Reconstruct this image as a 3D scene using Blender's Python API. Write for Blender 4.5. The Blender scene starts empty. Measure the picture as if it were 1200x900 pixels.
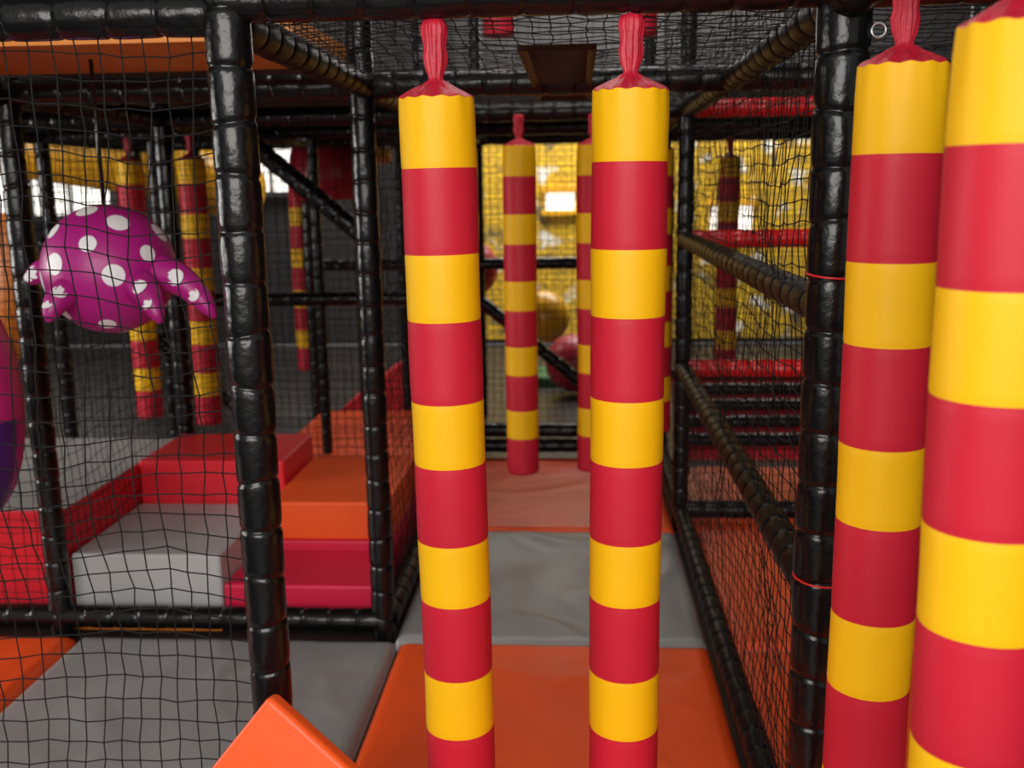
import bpy, bmesh, math, random
from mathutils import Vector, Matrix, noise
random.seed(7)
scene = bpy.context.scene
try:
    scene.view_settings.view_transform = 'Standard'
except Exception:
    pass

# ---------------------------------------------------------------- materials
def mat(name, col, rough=0.5, bump=0.0, bscale=60.0, var=0.0, vscale=3.0, emit=0.0, spec=0.5, coat=0.0, bdist=0.01, metal=0.0):
    m = bpy.data.materials.new(name); m.use_nodes = True
    nt = m.node_tree; b = nt.nodes['Principled BSDF']
    b.inputs['Base Color'].default_value = (*col, 1)
    b.inputs['Roughness'].default_value = rough
    b.inputs['Metallic'].default_value = metal
    b.inputs['Specular IOR Level'].default_value = spec
    b.inputs['Coat Weight'].default_value = coat
    tc = nt.nodes.new('ShaderNodeTexCoord')
    if var > 0:
        n = nt.nodes.new('ShaderNodeTexNoise'); n.inputs['Scale'].default_value = vscale
        n.inputs['Detail'].default_value = 4
        r = nt.nodes.new('ShaderNodeValToRGB')
        r.color_ramp.elements[0].position = 0.3; r.color_ramp.elements[1].position = 0.7
        r.color_ramp.elements[0].color = (*[c*(1-var) for c in col], 1)
        r.color_ramp.elements[1].color = (*[min(1, c*(1+var)) for c in col], 1)
        nt.links.new(tc.outputs['Object'], n.inputs['Vector'])
        nt.links.new(n.outputs['Fac'], r.inputs['Fac'])
        nt.links.new(r.outputs['Color'], b.inputs['Base Color'])
    if bump > 0:
        n2 = nt.nodes.new('ShaderNodeTexNoise'); n2.inputs['Scale'].default_value = bscale
        n2.inputs['Detail'].default_value = 3
        bp = nt.nodes.new('ShaderNodeBump'); bp.inputs['Strength'].default_value = bump
        bp.inputs['Distance'].default_value = bdist
        nt.links.new(tc.outputs['Object'], n2.inputs['Vector'])
        nt.links.new(n2.outputs['Fac'], bp.inputs['Height'])
        nt.links.new(bp.outputs['Normal'], b.inputs['Normal'])
    if emit > 0:
        b.inputs['Emission Color'].default_value = (*col, 1)
        b.inputs['Emission Strength'].default_value = emit
    return m

M = {}
M['yellow'] = mat('vinyl_yellow', (0.95, 0.51, 0.002), 0.5, 0.12, 260, 0.03, 5, bdist=0.001, spec=.32)
M['red'] = mat('vinyl_red', (0.57, 0.013, 0.034), 0.5, 0.15, 260, 0.06, 5, bdist=0.001, spec=.32)
M['redstrap'] = mat('strap_red', (0.50, 0.008, 0.03), 0.5, 0.3, 60, 0.15, 20)
M['black'] = mat('foam_tape_black', (0.0045, 0.0045, 0.005), 0.24, 0.5, 34, spec=0.42, bdist=0.005)
M['blackrail'] = mat('foam_tape_black_satin', (0.0045, 0.0045, 0.005), 0.36, 0.4, 34, spec=0.16, bdist=0.004)
M['redpad'] = mat('foam_tape_red', (0.70, 0.01, 0.012), 0.25, 0.5, 28, bdist=0.006)
M['net'] = mat('net_twine_black', (0.010, 0.009, 0.009), 0.75, spec=.2)
M['orange'] = mat('mat_orange', (0.90, 0.09, 0.010), 0.40, 0.3, 6, 0.05, 3, bdist=0.014)
M['grey'] = mat('mat_grey', (0.27, 0.265, 0.26), 0.40, 0.3, 6, 0.06, 3, bdist=0.014)
M['greypale'] = mat('vinyl_pale_grey', (0.46, 0.46, 0.46), 0.5, 0.2, 9, bdist=0.01)
M['greyback'] = mat('vinyl_mid_grey', (0.16, 0.155, 0.15), 0.5, 0.2, 9, bdist=0.01)
M['redblk'] = mat('vinyl_red_block', (0.74, 0.015, 0.03), 0.42, 0.2, 9, bdist=0.01)
M['pink'] = mat('vinyl_crimson_block', (0.70, 0.01, 0.06), 0.45, 0.2, 9, bdist=0.01)
M['orangeblk'] = mat('vinyl_orange_block', (0.92, 0.10, 0.008), 0.45, 0.2, 9, bdist=0.01)
M['tan'] = mat('deck_orange', (0.75, 0.24, 0.03), 0.5, 0.2, 10, 0.1)
M['brown'] = mat('patch_brown', (0.022, 0.010, 0.007), 0.5, 0.4, 12)
M['purple'] = mat('vinyl_purple', (0.40, 0.010, 0.20), 0.4, 0.2, 60, 0.08, 4, bdist=0.003)
M['magenta'] = mat('vinyl_magenta', (0.55, 0.02, 0.18), 0.4, 0.2, 60, 0.08, 4, bdist=0.003)
M['dkpurple'] = mat('vinyl_dark_purple', (0.06, 0.012, 0.14), 0.45)
M['white'] = mat('vinyl_white', (0.85, 0.83, 0.85), 0.5)
M['floor'] = mat('hall_floor_grey', (0.035, 0.03, 0.027), 0.4, 0.1, 20, 0.25, 2)
M['wall'] = mat('wall_dark', (0.03, 0.028, 0.028), 0.8, 0.1, 20, 0.1, 2)
M['ceil'] = mat('ceiling_dark', (0.05, 0.05, 0.053), 0.9, 0.1, 10, 0.3, 2)
M['glass'] = mat('window_daylight', (1.0, 0.96, 0.88), 0.5, emit=1.3)
M['darkpanel'] = mat('dark_panel', (0.02, 0.02, 0.022), 0.6, 0.1, 10, 0.2)
M['murdark'] = mat('mural_charcoal', (0.05, 0.05, 0.055), 0.6)
M['green'] = mat('mat_green', (0.02, 0.12, 0.04), 0.5)
M['slide'] = mat('slide_yellow', (0.90, 0.45, 0.02), 0.3, spec=0.5)
M['slideor'] = mat('slide_orange', (0.75, 0.2, 0.02), 0.3, spec=0.5)
M['dkred'] = mat('vinyl_dark_red', (0.35, 0.01, 0.03), 0.4)
M['steel'] = mat('clip_steel', (0.6, 0.6, 0.6), 0.3, metal=1.0)
M['tie'] = mat('cable_tie_red', (0.7, 0.02, 0.02), 0.4)
def mural_mat():
    m = bpy.data.materials.new('mural_paint'); m.use_nodes = True
    nt = m.node_tree; b = nt.nodes['Principled BSDF']; b.inputs['Roughness'].default_value = .55
    tc = nt.nodes.new('ShaderNodeTexCoord')
    mp = nt.nodes.new('ShaderNodeMapping'); mp.inputs['Rotation'].default_value = (math.radians(90), 0, 0)
    br = nt.nodes.new('ShaderNodeTexBrick'); br.inputs['Scale'].default_value = 5.0
    br.inputs['Color1'].default_value = (.9, .56, .01, 1); br.inputs['Color2'].default_value = (.72, .43, .03, 1)
    br.inputs['Mortar'].default_value = (.30, .19, .04, 1); br.inputs['Mortar Size'].default_value = .025
    n = nt.nodes.new('ShaderNodeTexNoise'); n.inputs['Scale'].default_value = 2.6; n.inputs['Detail'].default_value = 6; n.inputs['Roughness'].default_value = .65
    r = nt.nodes.new('ShaderNodeValToRGB')
    e = r.color_ramp.elements; e[0].position = .36; e[0].color = (1, 1, 1, 1); e[1].position = .46; e[1].color = (0, 0, 0, 1)
    mx = nt.nodes.new('ShaderNodeMixRGB'); mx.inputs['Color2'].default_value = (.09, .085, .06, 1)
    n2 = nt.nodes.new('ShaderNodeTexNoise'); n2.inputs['Scale'].default_value = 4.5; n2.inputs['Detail'].default_value = 6
    r2 = nt.nodes.new('ShaderNodeValToRGB')
    e = r2.color_ramp.elements; e[0].position = .58; e[0].color = (0, 0, 0, 1); e[1].position = .66; e[1].color = (1, 1, 1, 1)
    mx2 = nt.nodes.new('ShaderNodeMixRGB'); mx2.inputs['Color2'].default_value = (.85, .82, .72, 1)
    L = nt.links.new
    L(tc.outputs['Object'], mp.inputs['Vector']); L(mp.outputs['Vector'], br.inputs['Vector'])
    L(tc.outputs['Object'], n.inputs['Vector']); L(tc.outputs['Object'], n2.inputs['Vector'])
    L(n.outputs['Fac'], r.inputs['Fac']); L(n2.outputs['Fac'], r2.inputs['Fac'])
    L(r.outputs['Color'], mx.inputs['Fac']); L(br.outputs['Color'], mx.inputs['Color1'])
    L(r2.outputs['Color'], mx2.inputs['Fac']); L(mx.outputs['Color'], mx2.inputs['Color1'])
    L(mx2.outputs['Color'], b.inputs['Base Color'])
    return m
M['mural'] = mural_mat()

# ---------------------------------------------------------------- helpers
def link(o, parent=None):
    scene.collection.objects.link(o)
    if parent: o.parent = parent
    return o
def empty(name, loc=(0, 0, 0)):
    e = bpy.data.objects.new(name, None); e.location = loc; e.empty_display_size = 0.1
    return link(e)
def mesh_obj(name, vs, fs, mats, midx=None, smooth=True, parent=None):
    me = bpy.data.meshes.new(name); me.from_pydata([tuple(v) for v in vs], [], fs)
    for m in mats: me.materials.append(M[m] if isinstance(m, str) else m)
    if midx: me.polygons.foreach_set('material_index', midx)
    if smooth: me.polygons.foreach_set('use_smooth', [True]*len(me.polygons))
    me.update()
    return link(bpy.data.objects.new(name, me), parent)
def frame_of(d):
    d = d.normalized()
    a = Vector((0, 0, 1)) if abs(d.z) < 0.9 else Vector((1, 0, 0))
    u = d.cross(a).normalized(); v = d.cross(u).normalized()
    return u, v

def padded_pole(name, p0, p1, r=0.04, m='black', parent=None, seg=0.098, n=20):
    p0 = Vector(p0); p1 = Vector(p1); L = (p1-p0).length; d = (p1-p0)/L
    u, v = frame_of(d)
    k = max(1, round(L/seg)); s = L/k
    prof = [(0.0, .92), (.03, .93), (.055, .975), (.12, 1.0), (.3, 1.01), (.5, 1.012), (.7, 1.01), (.88, 1.0), (.945, .975), (.97, .93)]
    rings = []
    sd = random.random()*100
    for i in range(k):
        for (t, q) in prof: rings.append((i*s+t*s, q, i))
    rings.append((L, .92, k))
    tilt = [(random.uniform(-.009, .009), random.uniform(0, 6.28)) for _ in range(k+1)]
    sz = [random.uniform(.98, 1.02) for _ in range(k+1)]
    vs = []; fs = []
    for (z, q, i) in rings:
        t = (z/s)-i
        ta, tp = tilt[i]; tb, tq = tilt[min(i+1, k)]
        for j in range(n):
            a = 2*math.pi*j/n
            off = (1-t)*ta*math.cos(a+tp)+t*tb*math.cos(a+tq)
            if i == 0 and t < .01 or z >= L-1e-6: off = 0
            w = 1+0.05*noise.noise(Vector((math.cos(a)*1.6, math.sin(a)*1.6, z*9+sd)))
            vs.append(p0+d*(z+off)+(u*math.cos(a)+v*math.sin(a))*r*q*w*sz[i])
    R = len(rings)
    for i in range(R-1):
        for j in range(n):
            fs.append((i*n+j, i*n+(j+1) % n, (i+1)*n+(j+1) % n, (i+1)*n+j))
    fs.append(tuple(range(n))[::-1]); fs.append(tuple((R-1)*n+j for j in range(n)))
    return mesh_obj(name, vs, fs, [m], parent=parent)

def net(name, o, du, dv, W, H, cell=0.045, r=0.0015, jit=0.004, wave=0.012, bulge=0.02, knots=False, parent=None):
    o = Vector(o); du = Vector(du).normalized(); dv = Vector(dv).normalized(); dn = du.cross(dv)
    nu = max(2, round(W/cell)); nv = max(2, round(H/cell)); sd = random.random()*50
    P = []
    for i in range(nu+1):
        row = []
        for j in range(nv+1):
            a = i/nu*W; b = j/nv*H
            edge = min(1, 6*min(i/nu, 1-i/nu)+.15)*min(1, 6*min(j/nv, 1-j/nv)+.15)
            q = Vector((a*2.2, b*2.2, sd))
            a2 = a+edge*wave*2*noise.noise(q)+random.uniform(-jit, jit)
            b2 = b+edge*wave*2*noise.noise(q+Vector((9, 3, 1)))+random.uniform(-jit, jit)
            c = edge*bulge*2*noise.noise(q*0.7+Vector((3, 30, 1)))+random.uniform(-jit, jit)
            row.append(o+du*a2+dv*b2+dn*c)
        P.append(row)
    vs = []; fs = []
    def segm(A, B):
        d = B-A
        if d.length < 1e-6: return
        u, v = frame_of(d); k = len(vs)
        for X in (A, B):
            for j in range(3):
                an = 2.094*j+.5
                vs.append(X+u*(math.cos(an)*r)+v*(math.sin(an)*r))
        for j in range(3):
            fs.append((k+j, k+(j+1) % 3, k+3+(j+1) % 3, k+3+j))
    for i in range(nu+1):
        for j in range(nv+1):
            if i < nu: segm(P[i][j], P[i+1][j])
            if j < nv: segm(P[i][j], P[i][j+1])
            if knots:
                c = P[i][j]; k = len(vs); q = r*2.1
                for w in (du*q, du*-q, dv*q, dv*-q, dn*q, dn*-q): vs.append(c+w)
                for f in ((0, 2, 4), (2, 1, 4), (1, 3, 4), (3, 0, 4), (2, 0, 5), (1, 2, 5), (3, 1, 5), (0, 3, 5)):
                    fs.append(tuple(k+x for x in f))
    return mesh_obj(name, vs, fs, ['net'], smooth=False, parent=parent)

def bag(x, y, ztop=1.672, zbeam=1.80, D=0.14, pairs=5, n=52, tilt=(0, 0), k=1.0):
    """hanging padded bag: red strap, gathered red cap, alternate yellow/red sleeves"""
    R = D/2; sd = random.random()*100
    prof = []   # z, r, pleat amp, mat
    zs = zbeam
    Ls = zbeam-ztop
    for (t, rr, pl) in [(0, .017, .10), (.08, .021, .16), (.16, .0215, .16), (.25, .019, .2), (.36, .0175, .2), (.45, .020, .2), (.55, .019, .2), (.64, .016, .2), (.72, .012, .2), (.76, .0125, .2), (.80, .020, .3), (.86, .034, .20), (.91, .048, .13), (.955, .060, .08), (.985, .066, .045)]:
        prof.append((zs-t*Ls, rr*(R/.07), pl, 2))
    prof.append((ztop+0.0005, R*.975, .022, 2))
    bounds = []; z = ztop
    for i in range(pairs):
        bounds.append((z, z-0.1245*k, 0)); z -= 0.1245*k
        bounds.append((z, z-0.156*k, 1)); z -= 0.156*k
    for bi, (a, b, m) in enumerate(bounds):
        first = bi == 0
        for t in (0.0, .03, .12, .3, .5, .7, .88, .97):
            zz = a+(b-a)*t
            rr = R*(1.0-(.012 if t in (0.0, ) else 0))
            pl = .0
            if first:
                pl = .022*(1-t)**2
                rr = R*(.978+.022*min(1, t*4))
            prof.append((zz, rr, pl, m))
    prof.append((z, R*.985, 0, 1)); prof.append((z-.006, R*.9, 0, 1)); prof.append((z-.008, R*.3, 0, 1))
    vs = []; fs = []; mi = []
    ph = random.uniform(0, 6.28); sway = random.uniform(-.003, .003)
    for (zz, rr, pl, m) in prof:
        for j in range(n):
            a = 2*math.pi*j/n
            tw = (zbeam-zz)*(16 if zz > ztop+.02 else 0)
            q = 1+pl*(math.sin(13*a+ph+tw)*.6+.5*math.sin(7*a+2*ph-tw))
            q *= 1+.022*noise.noise(Vector((math.cos(a)*.9, math.sin(a)*.9, zz*6+sd)))
            fl = 1.0 if zz < ztop+.03 else 1-.35*min(1, (zz-ztop-.03)/.03)
            cx = sway*math.sin(zz*5+ph)
            dz = 0
            if abs(zz-ztop) < .006: dz = .0015*math.sin(13*a+ph)
            vs.append((rr*q*math.cos(a)+cx, rr*q*math.sin(a)*fl, zz+dz-zbeam))
    for i in range(len(prof)-1):
        for j in range(n):
            fs.append((i*n+j, (i+1)*n+j, (i+1)*n+(j+1) % n, i*n+(j+1) % n)); mi.append(prof[i][3] if prof[i][3] != 2 or prof[i+1][3] == 2 else 2)
    kk = len(prof)-1
    fs.append(tuple(kk*n+j for j in range(n))); mi.append(1)
    fs.append(tuple(range(n))); mi.append(2)
    o = mesh_obj('striped_hanging_bag', vs, fs, ['yellow', 'red', 'redstrap'], mi)
    o.location = (x, y, zbeam)
    o.rotation_euler = (tilt[0], tilt[1], random.uniform(-.3, .3))
    return o

def floor_mat(name, x0, x1, y0, y1, m, h=0.05, ztop=0.0, wr=0.006, parent=None):
    nx = max(8, int((x1-x0)/.02)); ny = max(8, int((y1-y0)/.02)); sd = random.random()*40
    vs = []; fs = []
    for i in range(nx+1):
        for j in range(ny+1):
            x = x0+(x1-x0)*i/nx; y = y0+(y1-y0)*j/ny
            e = min(x-x0, x1-x, y-y0, y1-y)
            z = ztop-.016*(1-min(1, e/.025))**2
            p = Vector((x*1.5, y*1.2, sd))
            pw = p+Vector((noise.noise(p*1.3)*1.2, noise.noise(p*1.1+Vector((5, 5, 5)))*.8, 0))
            rid = 1-abs(noise.noise(pw))*5.0
            pw2 = pw*2.1+Vector((7, 1, 3)); rid2 = 1-abs(noise.noise(pw2))*4.0
            z += (wr*(rid**2 if rid > 0 else 0)+wr*.45*(rid2**2 if rid2 > 0 else 0))*min(1, e/.1)+wr*.8*noise.noise(p*3)*min(1, e/.05)
            vs.append((x, y, z))
    for i in range(nx):
        for j in range(ny):
            a = i*(ny+1)+j; fs.append((a, a+ny+1, a+ny+2, a+1))
    per = [i*(ny+1) for i in range(nx+1)]+[nx*(ny+1)+j for j in range(1, ny+1)]+[i*(ny+1)+ny for i in range(nx-1, -1, -1)]+[j for j in range(ny-1, 0, -1)]
    b0 = len(vs)
    for p in per: vs.append((vs[p][0], vs[p][1], ztop-h))
    L = len(per)
    for k in range(L):
        fs.append((per[k], b0+k, b0+(k+1) % L, per[(k+1) % L]))
    fs.append(tuple(b0+k for k in range(L)))
    return mesh_obj(name, vs, fs, [m], parent=parent)

def soft_block(name, x0, x1, y0, y1, z0, z1, m_side, m_top=None, bev=0.012, parent=None):
    me = bpy.data.meshes.new(name); bm = bmesh.new()
    bmesh.ops.create_cube(bm, size=1)
    for v in bm.verts:
        v.co = Vector(((x0+x1)/2+v.co.x*(x1-x0), (y0+y1)/2+v.co.y*(y1-y0), (z0+z1)/2+v.co.z*(z1-z0)))
    bmesh.ops.bevel(bm, geom=bm.edges[:], offset=bev, segments=3, affect='EDGES', profile=.5)
    me.materials.append(M[m_side]); me.materials.append(M[m_top or m_side])
    for f in bm.faces:
        f.smooth = True
        f.material_index = 1 if f.normal.z > .8 else 0
    bm.to_mesh(me); bm.free()
    o = link(bpy.data.objects.new(name, me), parent)
    w = o.modifiers.new('wn', 'WEIGHTED_NORMAL'); w.keep_sharp = False
    return o
def box(name, x0, x1, y0, y1, z0, z1, m, parent=None):
    vs = [(x, y, z) for x in (x0, x1) for y in (y0, y1) for z in (z0, z1)]
    fs = [(0, 1, 3, 2), (4, 6, 7, 5), (0, 4, 5, 1), (2, 3, 7, 6), (0, 2, 6, 4), (1, 5, 7, 3)]
    return mesh_obj(name, vs, fs, [m], smooth=False, parent=parent)
def sphere_obj(name, c, r, m, parent=None, seg=40, sc=(1, 1, 1)):
    me = bpy.data.meshes.new(name); bm = bmesh.new()
    bmesh.ops.create_uvsphere(bm, u_segments=seg, v_segments=seg//2, radius=r)
    for v in bm.verts: v.co = Vector((v.co.x*sc[0], v.co.y*sc[1], v.co.z*sc[2]))
    for f in bm.faces: f.smooth = True
    bm.to_mesh(me); bm.free(); me.materials.append(M[m])
    o = link(bpy.data.objects.new(name, me), parent); o.location = c
    return o
def tube(name, pts, r, m, n=20, parent=None, caps=True):
    pts = [Vector(p) for p in pts]
    vs = []; fs = []
    rs = r if isinstance(r, (list, tuple)) else [r]*len(pts)
    up = None
    for i, p in enumerate(pts):
        d = (pts[min(i+1, len(pts)-1)]-pts[max(i-1, 0)]).normalized()
        if up is None: u, v = frame_of(d)
        else:
            u = (up-d*up.dot(d)).normalized(); v = d.cross(u)
        up = u
        for j in range(n):
            a = 2*math.pi*j/n; vs.append(p+(u*math.cos(a)+v*math.sin(a))*rs[i])
    for i in range(len(pts)-1):
        for j in range(n): fs.append((i*n+j, i*n+(j+1) % n, (i+1)*n+(j+1) % n, (i+1)*n+j))
    if caps:
        fs.append(tuple(range(n))[::-1]); fs.append(tuple((len(pts)-1)*n+j for j in range(n)))
    return mesh_obj(name, vs, fs, [m], parent=parent)
def bez(p0, p1, p2, p3, n=16):
    p0, p1, p2, p3 = map(Vector, (p0, p1, p2, p3))
    return [p0*(1-t)**3+p1*3*t*(1-t)**2+p2*3*t*t*(1-t)+p3*t**3 for t in [i/n for i in range(n+1)]]

# ---------------------------------------------------------------- grid
XL, XR, XLL, XRR = -0.66, 0.47, -1.82, 1.66
XLF = -0.635
YA, YB, YC, YD, YE = 1.88, 3.20, 4.42, 5.55, 6.75
ZB = 1.82       # beam height
fr = empty('padded_climbing_frame')
def pole(a, b, m='black', r=.04, nm='padded_pole'): return padded_pole(nm, a, b, r, m, fr)
ZT = 3.5
X3 = XLL-1.16
posts = [(XLF, YA, 0, ZT, .042), (XR, YA, 0, ZT, .046), (XLL, YA, 0, ZT, .04), (XL-.01, YB, 0, ZT, .04), (XLL, YB, 0, ZT, .04), (XR, YC, 0, ZT, .036), (XL, YC, 0, ZT, .04),
         (XLL, YC, 0, ZT, .04), (XRR, YC, 0, ZT, .04), (XRR, YA, 0, ZT, .04), (XL, YD, 0, ZB, .04), (XR, YD, 0, ZB, .04), (XLL, YD, 0, ZT, .04), (XLL, YE, 0, ZT, .04), (XL, YE, 0, ZT, .04),
         (XR, YE, 0, ZT, .04), (XRR, YE, 0, ZT, .04), (X3, YB, 0, ZT, .04), (X3, YC, 0, ZT, .04), (X3, YD, 0, ZT, .04), (X3, YE, 0, ZT, .04), (X3, YA, 0, ZT, .04)]
for (x, y, a, b, r) in posts: pole((x, y, a-.05), (x, y, b), r=r, nm='post')
for y in (YA, YB, YC, YD, YE):
    zb = ZB+.022 if y == YA else ZB
    pole((X3, y, ZB), (XLL, y, ZB), nm='beam')
    pole((XLL, y, ZB), (XL, y, ZB), nm='beam')
    pole((XL, y, zb), (XR, y, zb), nm='beam')
    if y != YC: pole((XR, y, zb), (XRR, y, zb), nm='beam')
for z in (0.70, 1.27, ZB): pole((XR, YC, z), (XRR, YC, z), 'redpad', nm='red_rail')
pole((XR+.3, YC, 2.26), (XRR+.6, YC, 2.26), 'redpad', nm='red_rail')
for x in (X3, XLL, XL, XR, XRR):
    for a, b in ((0.5, YA), (YA, YB), (YB, YC), (YC, YD), (YD, YE)):
        if a == 0.5 and x not in (XR, XRR): continue
        pole((x, a, ZB), (x, b, ZB), 'blackrail', nm='beam')
for z in (0.70, 1.27, 0.045): pole((XR, YA, z), (XR, YC, z), 'blackrail', nm='rail', r=.036)
pole((XRR, YA, .045), (XRR, YC, .045), nm='rail')
pole((XR, YC, .045), (XRR, YC, .045), nm='rail')
pole((X3, YB, 0.04), (XLL, YB, .04), nm='rail'); pole((XLL, YB, 0.04), (XL, YB, .04), nm='rail')
pole((XL, YB, 0.04), (XL, YC, .04), 'blackrail', nm='rail'); pole((XL, YC, 0.04), (XL, YD, .04), 'blackrail', nm='rail')
pole((XR, YC, 0.04), (XR, YD, .04), 'blackrail', nm='rail')
pole((XL, YD, .05), (XR, YD, .05), nm='rail'); pole((XL, YD, .14), (XR, YD, .14), nm='rail')
pole((XLL, YD, .9), (XL, YD, .9), nm='rail'); pole((XL, YE, 1.0), (XR, YE, 1.0), nm='rail')
pole((-0.60, YE-.5, .80), (0.10, YE-.5, .22), nm='diagonal_rail')
pole((-1.85, YD-.2, 1.86), (-1.12, YD-.2, 1.24), nm='diagonal_rail', r=.05)
pole((-3.0, YD-.08, 1.25), (-1.9, YD-.08, .25), nm='diagonal_rail', r=.035)
pole((X3, YD, .9), (XLL, YD, .9), nm='rail'); pole((X3, YC, .04), (XLL, YC, .04), nm='rail')
pole((XLL, YE, 1.0), (XL, YE, 1.0), nm='rail')
for x in (-1.5, -1.2, -2.3, -2.6): pole((x, YE+.1, -.05), (x, YE+.1, 1.8), nm='post', r=.03)
for x in (-1.45, -2.35): pole((x, YD, -.05), (x, YD, 1.8), nm='post', r=.03)
for y in (2.5, YB, 3.8, YC, YD):
    pole((XL, y, 3.1), (XR, y, 3.1), nm='upper_beam')
for x in (XL, XR): pole((x, YA, 2.75), (x, YD, 2.75), 'blackrail', nm='upper_beam')
for z in (1.335, .745):
    bpy.ops.mesh.primitive_torus_add(major_radius=.0475, minor_radius=.002, location=(XR, YA, z)); t = bpy.context.object
    t.name = 'cable_tie'; t.data.materials.append(M['tie']); t.rotation_euler = (.08, .06, 0); t.parent = fr
for dz, dx in ((1.70, .058), (1.76, .055)):
    bpy.ops.mesh.primitive_torus_add(major_radius=.012, minor_radius=.0025, location=(XR+dx, YA-.02, dz), rotation=(1.57, 0, 0)); t = bpy.context.object
    t.name = 'clip_ring'; t.data.materials.append(M['steel']); t.parent = fr

# ---------------------------------------------------------------- nets
Z1 = (0, 0, 1)
net('safety_net', (XLL, YA, 0.0), (1, 0, 0), Z1, XLF-XLL-.03, 1.80, .045, .0016, .004, .028, .03, knots=True)
net('safety_net', (X3, YB, 0.04), (1, 0, 0), Z1, 1.14, 1.78, .045)
net('safety_net', (XR, YA, 0.04), (0, 1, 0), Z1, YC-YA, 1.78, .045, .0016, knots=True)
net('safety_net', (XL, YB, 0.04), (0, 1, 0), Z1, YC-YB, 1.78, .045)
net('safety_net', (XL, YC, 0.04), (0, 1, 0), Z1, YD-YC, 1.78, .045)
net('safety_net', (XR, YC, 0.04), (0, 1, 0), Z1, YD-YC, 1.78, .045)
net('safety_net', (XL, YD, 0.18), (1, 0, 0), Z1, XR-XL, 1.62, .045)
net('safety_net', (XL, YE, 0.04), (1, 0, 0), Z1, XR-XL, 1.78, .045)
net('safety_net', (XLL, YD, 0.04), (1, 0, 0), Z1, XL-XLL, 1.78, .045)
net('safety_net', (XLL, YC, 0.04), (1, 0, 0), Z1, XL-XLL, 1.78, .045)
net('safety_net', (X3, YD, 0.04), (1, 0, 0), Z1, 1.16, 1.78, .045)
net('safety_net', (X3, YC, 0.04), (1, 0, 0), Z1, 1.16, 1.78, .045)
net('safety_net', (X3, YE, 0.04), (1, 0, 0), Z1, 1.16, 1.78, .05)
net('safety_net', (XLL, YE, 0.04), (1, 0, 0), Z1, 1.16, 1.78, .05)
net('safety_net', (XR, YC, 0.04), (1, 0, 0), Z1, XRR-XR, 1.78, .045)
net('safety_net', (XR, YD, 0.04), (1, 0, 0), Z1, XRR-XR, 1.78, .045)
net('safety_net', (XR, YE, 0.04), (1, 0, 0), Z1, XRR-XR, 1.78, .045)
net('safety_net', (XRR, YA, 0.04), (0, 1, 0), Z1, YC-YA, 1.78, .05)
net('safety_net', (XRR, YC, 0.04), (0, 1, 0), Z1, YE-YC, 1.78, .05)
net('safety_net', (XLL, YB, 0.04), (0, 1, 0), Z1, YD-YB, 1.78, .05)
net('ceiling_net', (XL, YA, ZB+.01), (1, 0, 0), (0, 1, 0), XR-XL, YC-YA, .04, bulge=.015)
net('ceiling_net', (XL, YC, ZB+.01), (1, 0, 0), (0, 1, 0), XR-XL, YE-YC, .045)
net('ceiling_net', (XR, YA, ZB+.01), (1, 0, 0), (0, 1, 0), XRR-XR, YE-YA, .05)
net('safety_net', (XL, YA, ZB), (0, 1, 0), Z1, YD-YA, 1.6, .05)
net('safety_net', (XR, YA, ZB), (0, 1, 0), Z1, YD-YA, 1.6, .05)
net('safety_net', (XR, YC, ZB), (1, 0, 0), Z1, 1.2, 1.6, .05)
net('safety_net', (XL, YC, ZB), (1, 0, 0), Z1, XR-XL, 1.6, .045)
net('ceiling_net', (XL, YA, 2.75), (1, 0, 0), (0, 1, 0), XR-XL, YD-YA, .05)

# ---------------------------------------------------------------- decks above
box('upper_deck_panel', X3+.05, XL-.04, 2.55, YB-.05, 1.87, 1.93, 'tan')
box('upper_deck_panel', X3+.05, XL-.04, YB+.05, YE, 1.90, 1.95, 'darkpanel')
box('upper_deck_panel', XL+.05, XR-.05, YC+.05, YE, 1.90, 1.95, 'darkpanel')
box('upper_deck_panel', XR+.05, XRR+1.2, YC+.10, YE, 1.90, 1.95, 'darkpanel')
floor_mat('ceiling_patch', -0.13, .045, 2.3, 3.6, 'brown', h=.003, ztop=1.812, wr=.003)

# ---------------------------------------------------------------- bags
bag(-0.257, YA, ztop=1.662, tilt=(0, -.010)); bag(0.098, YA, ztop=1.668, tilt=(0, .004))
bag(.494, 1.61, ztop=1.672, D=.134, k=1.045); bag(.468, 1.12, ztop=1.657, k=.965)
bag(-0.240, YC-.15, zbeam=1.80); bag(0.07, YC-.10, zbeam=1.8); bag(-.5, YC-.02, zbeam=1.80); bag(.41, YD-.5, zbeam=1.8); bag(.45, YD+.1, zbeam=1.8)
bag(-2.40, YD-.2, zbeam=1.8); bag(-2.00, YD-.35, zbeam=1.8); bag(-1.96, YD+.1, zbeam=1.8)
bag(-1.90, YE+.1, zbeam=1.8)
bag(.99, YE-.05, zbeam=1.8)
bag(-.35, YC+.3, ztop=3.3, zbeam=3.42, pairs=4); bag(.30, YC+.4, ztop=3.3, zbeam=3.42, pairs=4)

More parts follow.
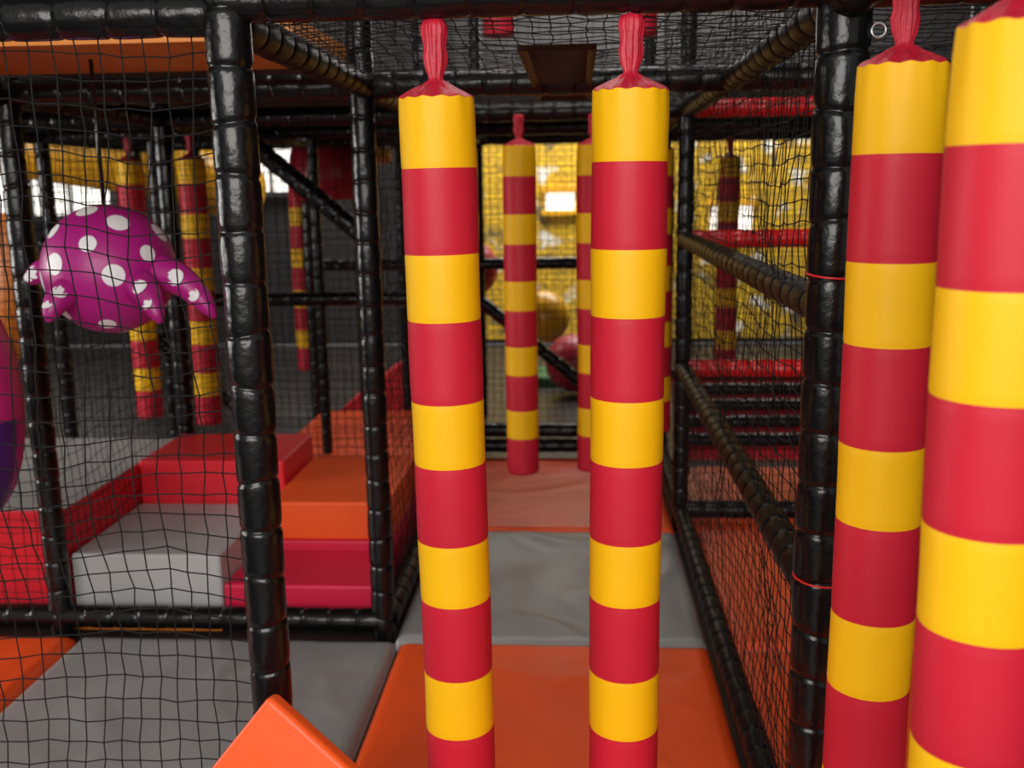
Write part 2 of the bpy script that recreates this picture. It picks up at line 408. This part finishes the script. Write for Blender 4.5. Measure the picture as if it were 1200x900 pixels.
# ---------------------------------------------------------------- polka dot hanging ball with stubby legs
def polka_ball(c, R):
    e = empty('polka_dot_octopus_ball', c)
    sphere_obj('body', (0, 0, 0), R, 'purple', e, 64)
    def cap(d, rad, base=R, lift=1.006, nm='dot'):
        d = Vector(d).normalized(); u, v = frame_of(d); vs = []; fs = []
        rr = [0, .4, .75, 1.0]
        n = 20
        vs.append(d*base*lift)
        for q in rr[1:]:
            for j in range(n):
                a = 2*math.pi*j/n
                p = (d+(u*math.cos(a)+v*math.sin(a))*math.tan(rad)*q).normalized()*base*lift
                vs.append(p)
        for j in range(n): fs.append((0, 1+j, 1+(j+1) % n))
        for k in range(2):
            for j in range(n): fs.append((1+k*n+j, 1+(k+1)*n+j, 1+(k+1)*n+(j+1) % n, 1+k*n+(j+1) % n))
        mesh_obj(nm, vs, fs, ['white'], parent=e)
    N = 34
    legs = []
    # azimuth, down, length scale
    spec = [(-108, -.30, .75), (-14, -.06, 1.7), (-40, -.22, 1.1), (60, -.15, 1), (125, -.2, 1), (188, -.02, .5)]
    for (a, dn, s) in spec:
        a = math.radians(a); legs.append(Vector((math.cos(a), math.sin(a), dn)).normalized())
    for i in range(N):
        z = 1-2*(i+.5)/N; a = i*2.39996+2.1; s = math.sqrt(1-z*z)
        d = Vector((s*math.cos(a), s*math.sin(a), z))
        if any(d.dot(l) > .94 for l in legs): continue
        cap(d, .165 if i % 3 else .13)
    for i, l in enumerate(legs):
        s = spec[i][2]
        down = Vector((0, 0, -1))
        pts = bez(l*R*.88, l*R*(1+.16*s), l*R*(1+.32*s)+down*.02*s, l*R*(1+.50*s)+down*.065*s, 10)
        rs = [.046, .044, .042, .040, .038, .035, .032, .029, .024, .018, .006]
        tube('leg_%d' % (i+1), pts, [q*R/.18*(.8+.2*s) for q in rs], 'purple', parent=e)
        for t, sgn in ((4, 1), (7, -1)):
            p = pts[t]; dd = (pts[t+1]-pts[t-1]).normalized()
            side = Vector((-l.x*.2, -1, .35))+dd.cross(down).normalized()*sgn*.25; side = (side-dd*side.dot(dd)).normalized()
            uu = dd; vv = dd.cross(side); vs = []; n = 14; r0 = rs[t]*R/.18*(.8+.2*s)
            vs.append(p+side*(r0*1.06))
            for j in range(n):
                an = 2*math.pi*j/n; q = .55*r0
                w = vv*math.sin(an)*q+uu*math.cos(an)*q
                k = math.sqrt(max(0, r0*r0-(math.sin(an)*q)**2))
                vs.append(p+w+side*k*1.03)
            mesh_obj('leg_dot', vs, [(0, 1+j, 1+(j+1) % n) for j in range(n)], ['white'], parent=e)
    tube('hanging_rope', [(0, 0, R*.98), (0, 0, 1.86-c[2])], .006, 'black', 8, e)
    return e
polka_ball((-1.315, 2.75, 1.293), .180)

# purple hanging punch ball at far left
pb = empty('purple_punch_ball', (-1.74, 2.62, .93))
def wedge_ball(R, H):
    n = 48; m = 28; vs = []; fs = []; mi = []
    for i in range(m+1):
        th = math.pi*i/m
        for j in range(n):
            a = 2*math.pi*j/n
            vs.append((R*math.sin(th)**.8*math.cos(a), R*math.sin(th)**.8*math.sin(a), H*math.cos(th)))
    for i in range(m):
        for j in range(n):
            fs.append((i*n+j, (i+1)*n+j, (i+1)*n+(j+1) % n, i*n+(j+1) % n))
            mi.append(0 if i < m*.52 else (1 if (j//6) % 2 else 2))
    return mesh_obj('body', vs, fs, ['magenta', 'dkpurple', 'purple'], mi, parent=pb)
wedge_ball(.18, .35)
tube('strap', [(0, 0, .33), (0, 0, .93)], .012, 'redstrap', 10, pb)

# ---------------------------------------------------------------- floor mats
floor_mat('orange_floor_mat', XL+.06, XR-.04, 1.25, 3.12, 'orange', wr=.008)
floor_mat('grey_floor_mat', XL+.04, XR-.04, 3.14, 4.24, 'grey', wr=.017)
floor_mat('orange_floor_mat', XL+.04, XR-.04, 4.26, 5.48, 'orange', wr=.004)
floor_mat('grey_floor_mat', -1.72, XL+.04, 1.25, 3.13, 'grey', wr=.007)
floor_mat('orange_floor_mat', -2.9, -1.74, 1.6, 3.13, 'orange', wr=.004)
floor_mat('orange_floor_mat', XR+.04, XRR-.04, 1.0, 3.1, 'orange', wr=.004)
floor_mat('orange_floor_mat', XR+.04, XRR-.04, 3.12, 4.36, 'orange', wr=.004)
floor_mat('orange_floor_mat', XR+.04, XRR-.04, 4.48, 5.3, 'orange', wr=.004)
floor_mat('orange_floor_mat', XLL+.04, XL-.05, 4.46, 6.7, 'orange', wr=.004)
floor_mat('grey_floor_mat', -4.5, XLL-.04, 4.46, 5.4, 'greyback', wr=.004)

# loose orange mat leaning on the front left post, standing on its corner
def leaning_mat():
    L1, L2, T = .56, .38, .045
    me = bpy.data.meshes.new('loose_orange_mat'); bm = bmesh.new()
    bmesh.ops.create_cube(bm, size=1)
    for v in bm.verts: v.co = Vector((v.co.x*L1, v.co.y*T, v.co.z*L2))
    bmesh.ops.bevel(bm, geom=bm.edges[:], offset=.012, segments=3, affect='EDGES', profile=.5)
    for f in bm.faces: f.smooth = True
    bm.to_mesh(me); bm.free(); me.materials.append(M['orangeblk'])
    o = link(bpy.data.objects.new('loose_orange_mat', me))
    o.modifiers.new('wn', 'WEIGHTED_NORMAL')
    lean = Matrix.Rotation(math.radians(-14), 4, 'X')
    R = Matrix.Rotation(math.radians(-4), 4, 'Z') @ lean @ Matrix.Rotation(math.radians(38), 4, 'Y')
    apex = R @ Vector((-L1/2, 0, L2/2))
    o.matrix_world = Matrix.Translation(Vector((-.567, 1.68, .585))-apex) @ R
    return o
leaning_mat()

# ---------------------------------------------------------------- soft steps
st = empty('soft_play_steps')
soft_block('grey_step', -1.81, -1.265, 3.28, 3.87, -.04, .24, 'greypale', 'greypale', parent=st)
soft_block('red_top_step', -1.81, -1.20, 3.88, 4.34, -.04, .42, 'redblk', parent=st)
soft_block('crimson_step', -1.26, -.72, 3.28, 3.62, -.04, .13, 'pink', parent=st)
soft_block('orange_step_base', -1.19, -.72, 3.63, 4.3, -.04, .17, 'pink', parent=st)
soft_block('orange_step', -1.19, -.72, 3.63, 4.3, .17, .325, 'orangeblk', parent=st)
soft_block('red_side_block', -2.6, -1.82, 3.28, 4.34, -.04, .40, 'redblk', 'greypale', parent=st)
box('orange_base_board', -1.81, -1.27, 3.262, 3.278, -.04, .02, 'slideor', parent=st)

# ---------------------------------------------------------------- far equipment
tube('yellow_tube_slide', bez((-5.2, 7.6, 2.2), (-4.3, 7.6, 1.75), (-3.2, 7.4, 1.9), (-2.9, 8.6, 1.5), 20), .27, 'slide', 28)
tube('orange_tube_slide', bez((-4.25, 7.2, 1.35), (-4.15, 7.2, 1.0), (-4.1, 7.2, .6), (-4.6, 7.2, .12), 20), .18, 'slideor', 28)
sphere_obj('yellow_play_ball', (-.24, 7.2, .58), .19, 'slide')
sphere_obj('crimson_play_ball', (-.02, 7.5, .19), .22, 'dkred')
sphere_obj('red_play_ball', (-.75, 7.0, .95), .2, 'redblk')
tube('red_roller', [(-1.75, 6.3, 1.60), (-1.3, 6.3, 1.62)], [.17, .17], 'dkred', 28)
tube('yellow_roller', [(-1.72, 6.54, 1.72), (-1.2, 6.54, 1.72)], .055, 'slide', 20)
box('green_mat', -.5, .6, 7.75, 8.3, -.055, .02, 'green')
mesh_obj('red_wedge', [(-1.7, 6.9, -.05), (-.9, 6.9, -.05), (-.9, 7.6, -.05), (-1.7, 7.6, -.05), (-.9, 6.9, .55), (-.9, 7.6, .55)], [(0, 3, 2, 1), (0, 1, 4), (3, 5, 2), (1, 2, 5, 4), (0, 4, 5, 3)], ['redblk'], smooth=False)
rb = empty('rung_climbing_ramp')
mesh_obj('ramp_board', [(.62, 5.62, .0), (1.5, 5.62, .0), (1.5, 6.55, .30), (.62, 6.55, .30), (.62, 5.62, -.05), (1.5, 5.62, -.05), (1.5, 6.55, .25), (.62, 6.55, .25)],
    [(0, 1, 2, 3), (4, 7, 6, 5), (0, 4, 5, 1), (1, 5, 6, 2), (2, 6, 7, 3), (3, 7, 4, 0)], ['redblk'], smooth=False, parent=rb)
for i in range(5):
    y = 5.70+i*.19; z = (y-5.62)/.93*.30
    padded_pole('rung', (.62, y, z+.02), (1.5, y, z+.02), .04, 'black', rb)

# ---------------------------------------------------------------- room
box('floor', -7, 7, -3, 10, -.12, -.055, 'floor')
box('wall_back', -7, 7, 10, 10.1, -.05, 3.9, 'wall')
box('wall_left', -7.1, -7, -3, 10, -.05, 3.9, 'wall')
box('wall_right', 7, 7.1, -3, 10, -.05, 3.9, 'wall')
box('ceiling', -7, 7, 1.0, 10, 3.9, 4.0, 'ceil')
box('painted_mural', -1.3, 3.6, 9.97, 9.995, 0.0, 2.3, 'mural')
def window(name, x0, x1, z0, z1, fm='murdark'):
    e = empty(name)
    box('pane', x0, x1, 9.955, 9.965, z0, z1, 'glass', e)
    nb = int((x1-x0)/.5)
    for i in range(1, nb+1):
        xx = x0+(x1-x0)*i/(nb+1)
        box('mullion', xx-.015, xx+.015, 9.93, 9.953, z0, z1, fm, e)
    box('sill', x0-.04, x1+.04, 9.90, 9.965, z0-.05, z0-.002, fm, e)
    box('head', x0-.04, x1+.04, 9.92, 9.965, z1+.002, z1+.05, fm, e)
window('window_1', -5.9, -4.7, 1.3, 2.1)
window('window_2', -3.3, -2.75, 1.5, 1.95)
window('window_3', -.30, -.02, 1.28, 1.45, 'slide')
window('window_4', 1.3, 1.7, 1.05, 1.3, 'slide')

# ---------------------------------------------------------------- camera
cam = bpy.data.cameras.new('camera'); co = link(bpy.data.objects.new('camera', cam))
F = 1170.0
cam.sensor_width = 36; cam.lens = 36*F/1200; cam.clip_start = .02
cam.dof.use_dof = True; cam.dof.focus_distance = 1.85; cam.dof.aperture_fstop = 3.6
yaw = math.radians(3.8); p = math.radians(11.1); roll = math.radians(.87)
fw = Vector((-math.sin(yaw)*math.cos(p), math.cos(yaw)*math.cos(p), -math.sin(p)))
rt = fw.cross(Vector((0, 0, 1))).normalized(); up = rt.cross(fw)
up2 = up*math.cos(roll)+rt*math.sin(roll); rt2 = fw.cross(up2)
m = Matrix((rt2, up2, -fw)).transposed().to_4x4(); m.translation = Vector((0, 0, 1.5))
co.matrix_world = m
scene.camera = co

# ---------------------------------------------------------------- light
w = bpy.data.worlds.new('world'); scene.world = w; w.use_nodes = True
w.node_tree.nodes['Background'].inputs['Color'].default_value = (1, .98, .95, 1)
w.node_tree.nodes['Background'].inputs['Strength'].default_value = .40
def area(name, loc, tgt, sx, sy, e, col=(1, .97, .92)):
    l = bpy.data.lights.new(name, 'AREA'); l.shape = 'RECTANGLE'; l.size = sx; l.size_y = sy; l.energy = e; l.color = col
    o = link(bpy.data.objects.new(name, l)); o.location = loc
    o.rotation_euler = (Vector(tgt)-Vector(loc)).to_track_quat('-Z', 'Y').to_euler(); return o
area('front_fill', (-.6, -2.6, 2.4), (0, 3, .8), 4, 2, 205)  # added soft fill from behind the camera for the bags; no window modelled there
area('window_light_left', (-6.0, 2.6, 1.5), (-1, 3.8, .3), 2.5, 1.6, 150)
area('window_light_back', (0.0, 9.85, 2.9), (0, 4.5, 0), 3.0, 1.0, 35)
area('hall_fill', (-3.5, 8.3, 3.7), (-3.5, 8.3, 0), 2, 2, 55)  # unseen area light over the back left of the hall
area('hall_fill', (0.7, 8.6, 3.7), (0.7, 9.8, 0), 3, 1.2, 190)  # unseen light added to brighten the mural wall
area('hall_fill', (0.0, 4.0, 3.8), (0, 4.0, 0), 2, 2, 65)  # unseen light added above the corridor to lift the dark ceiling area
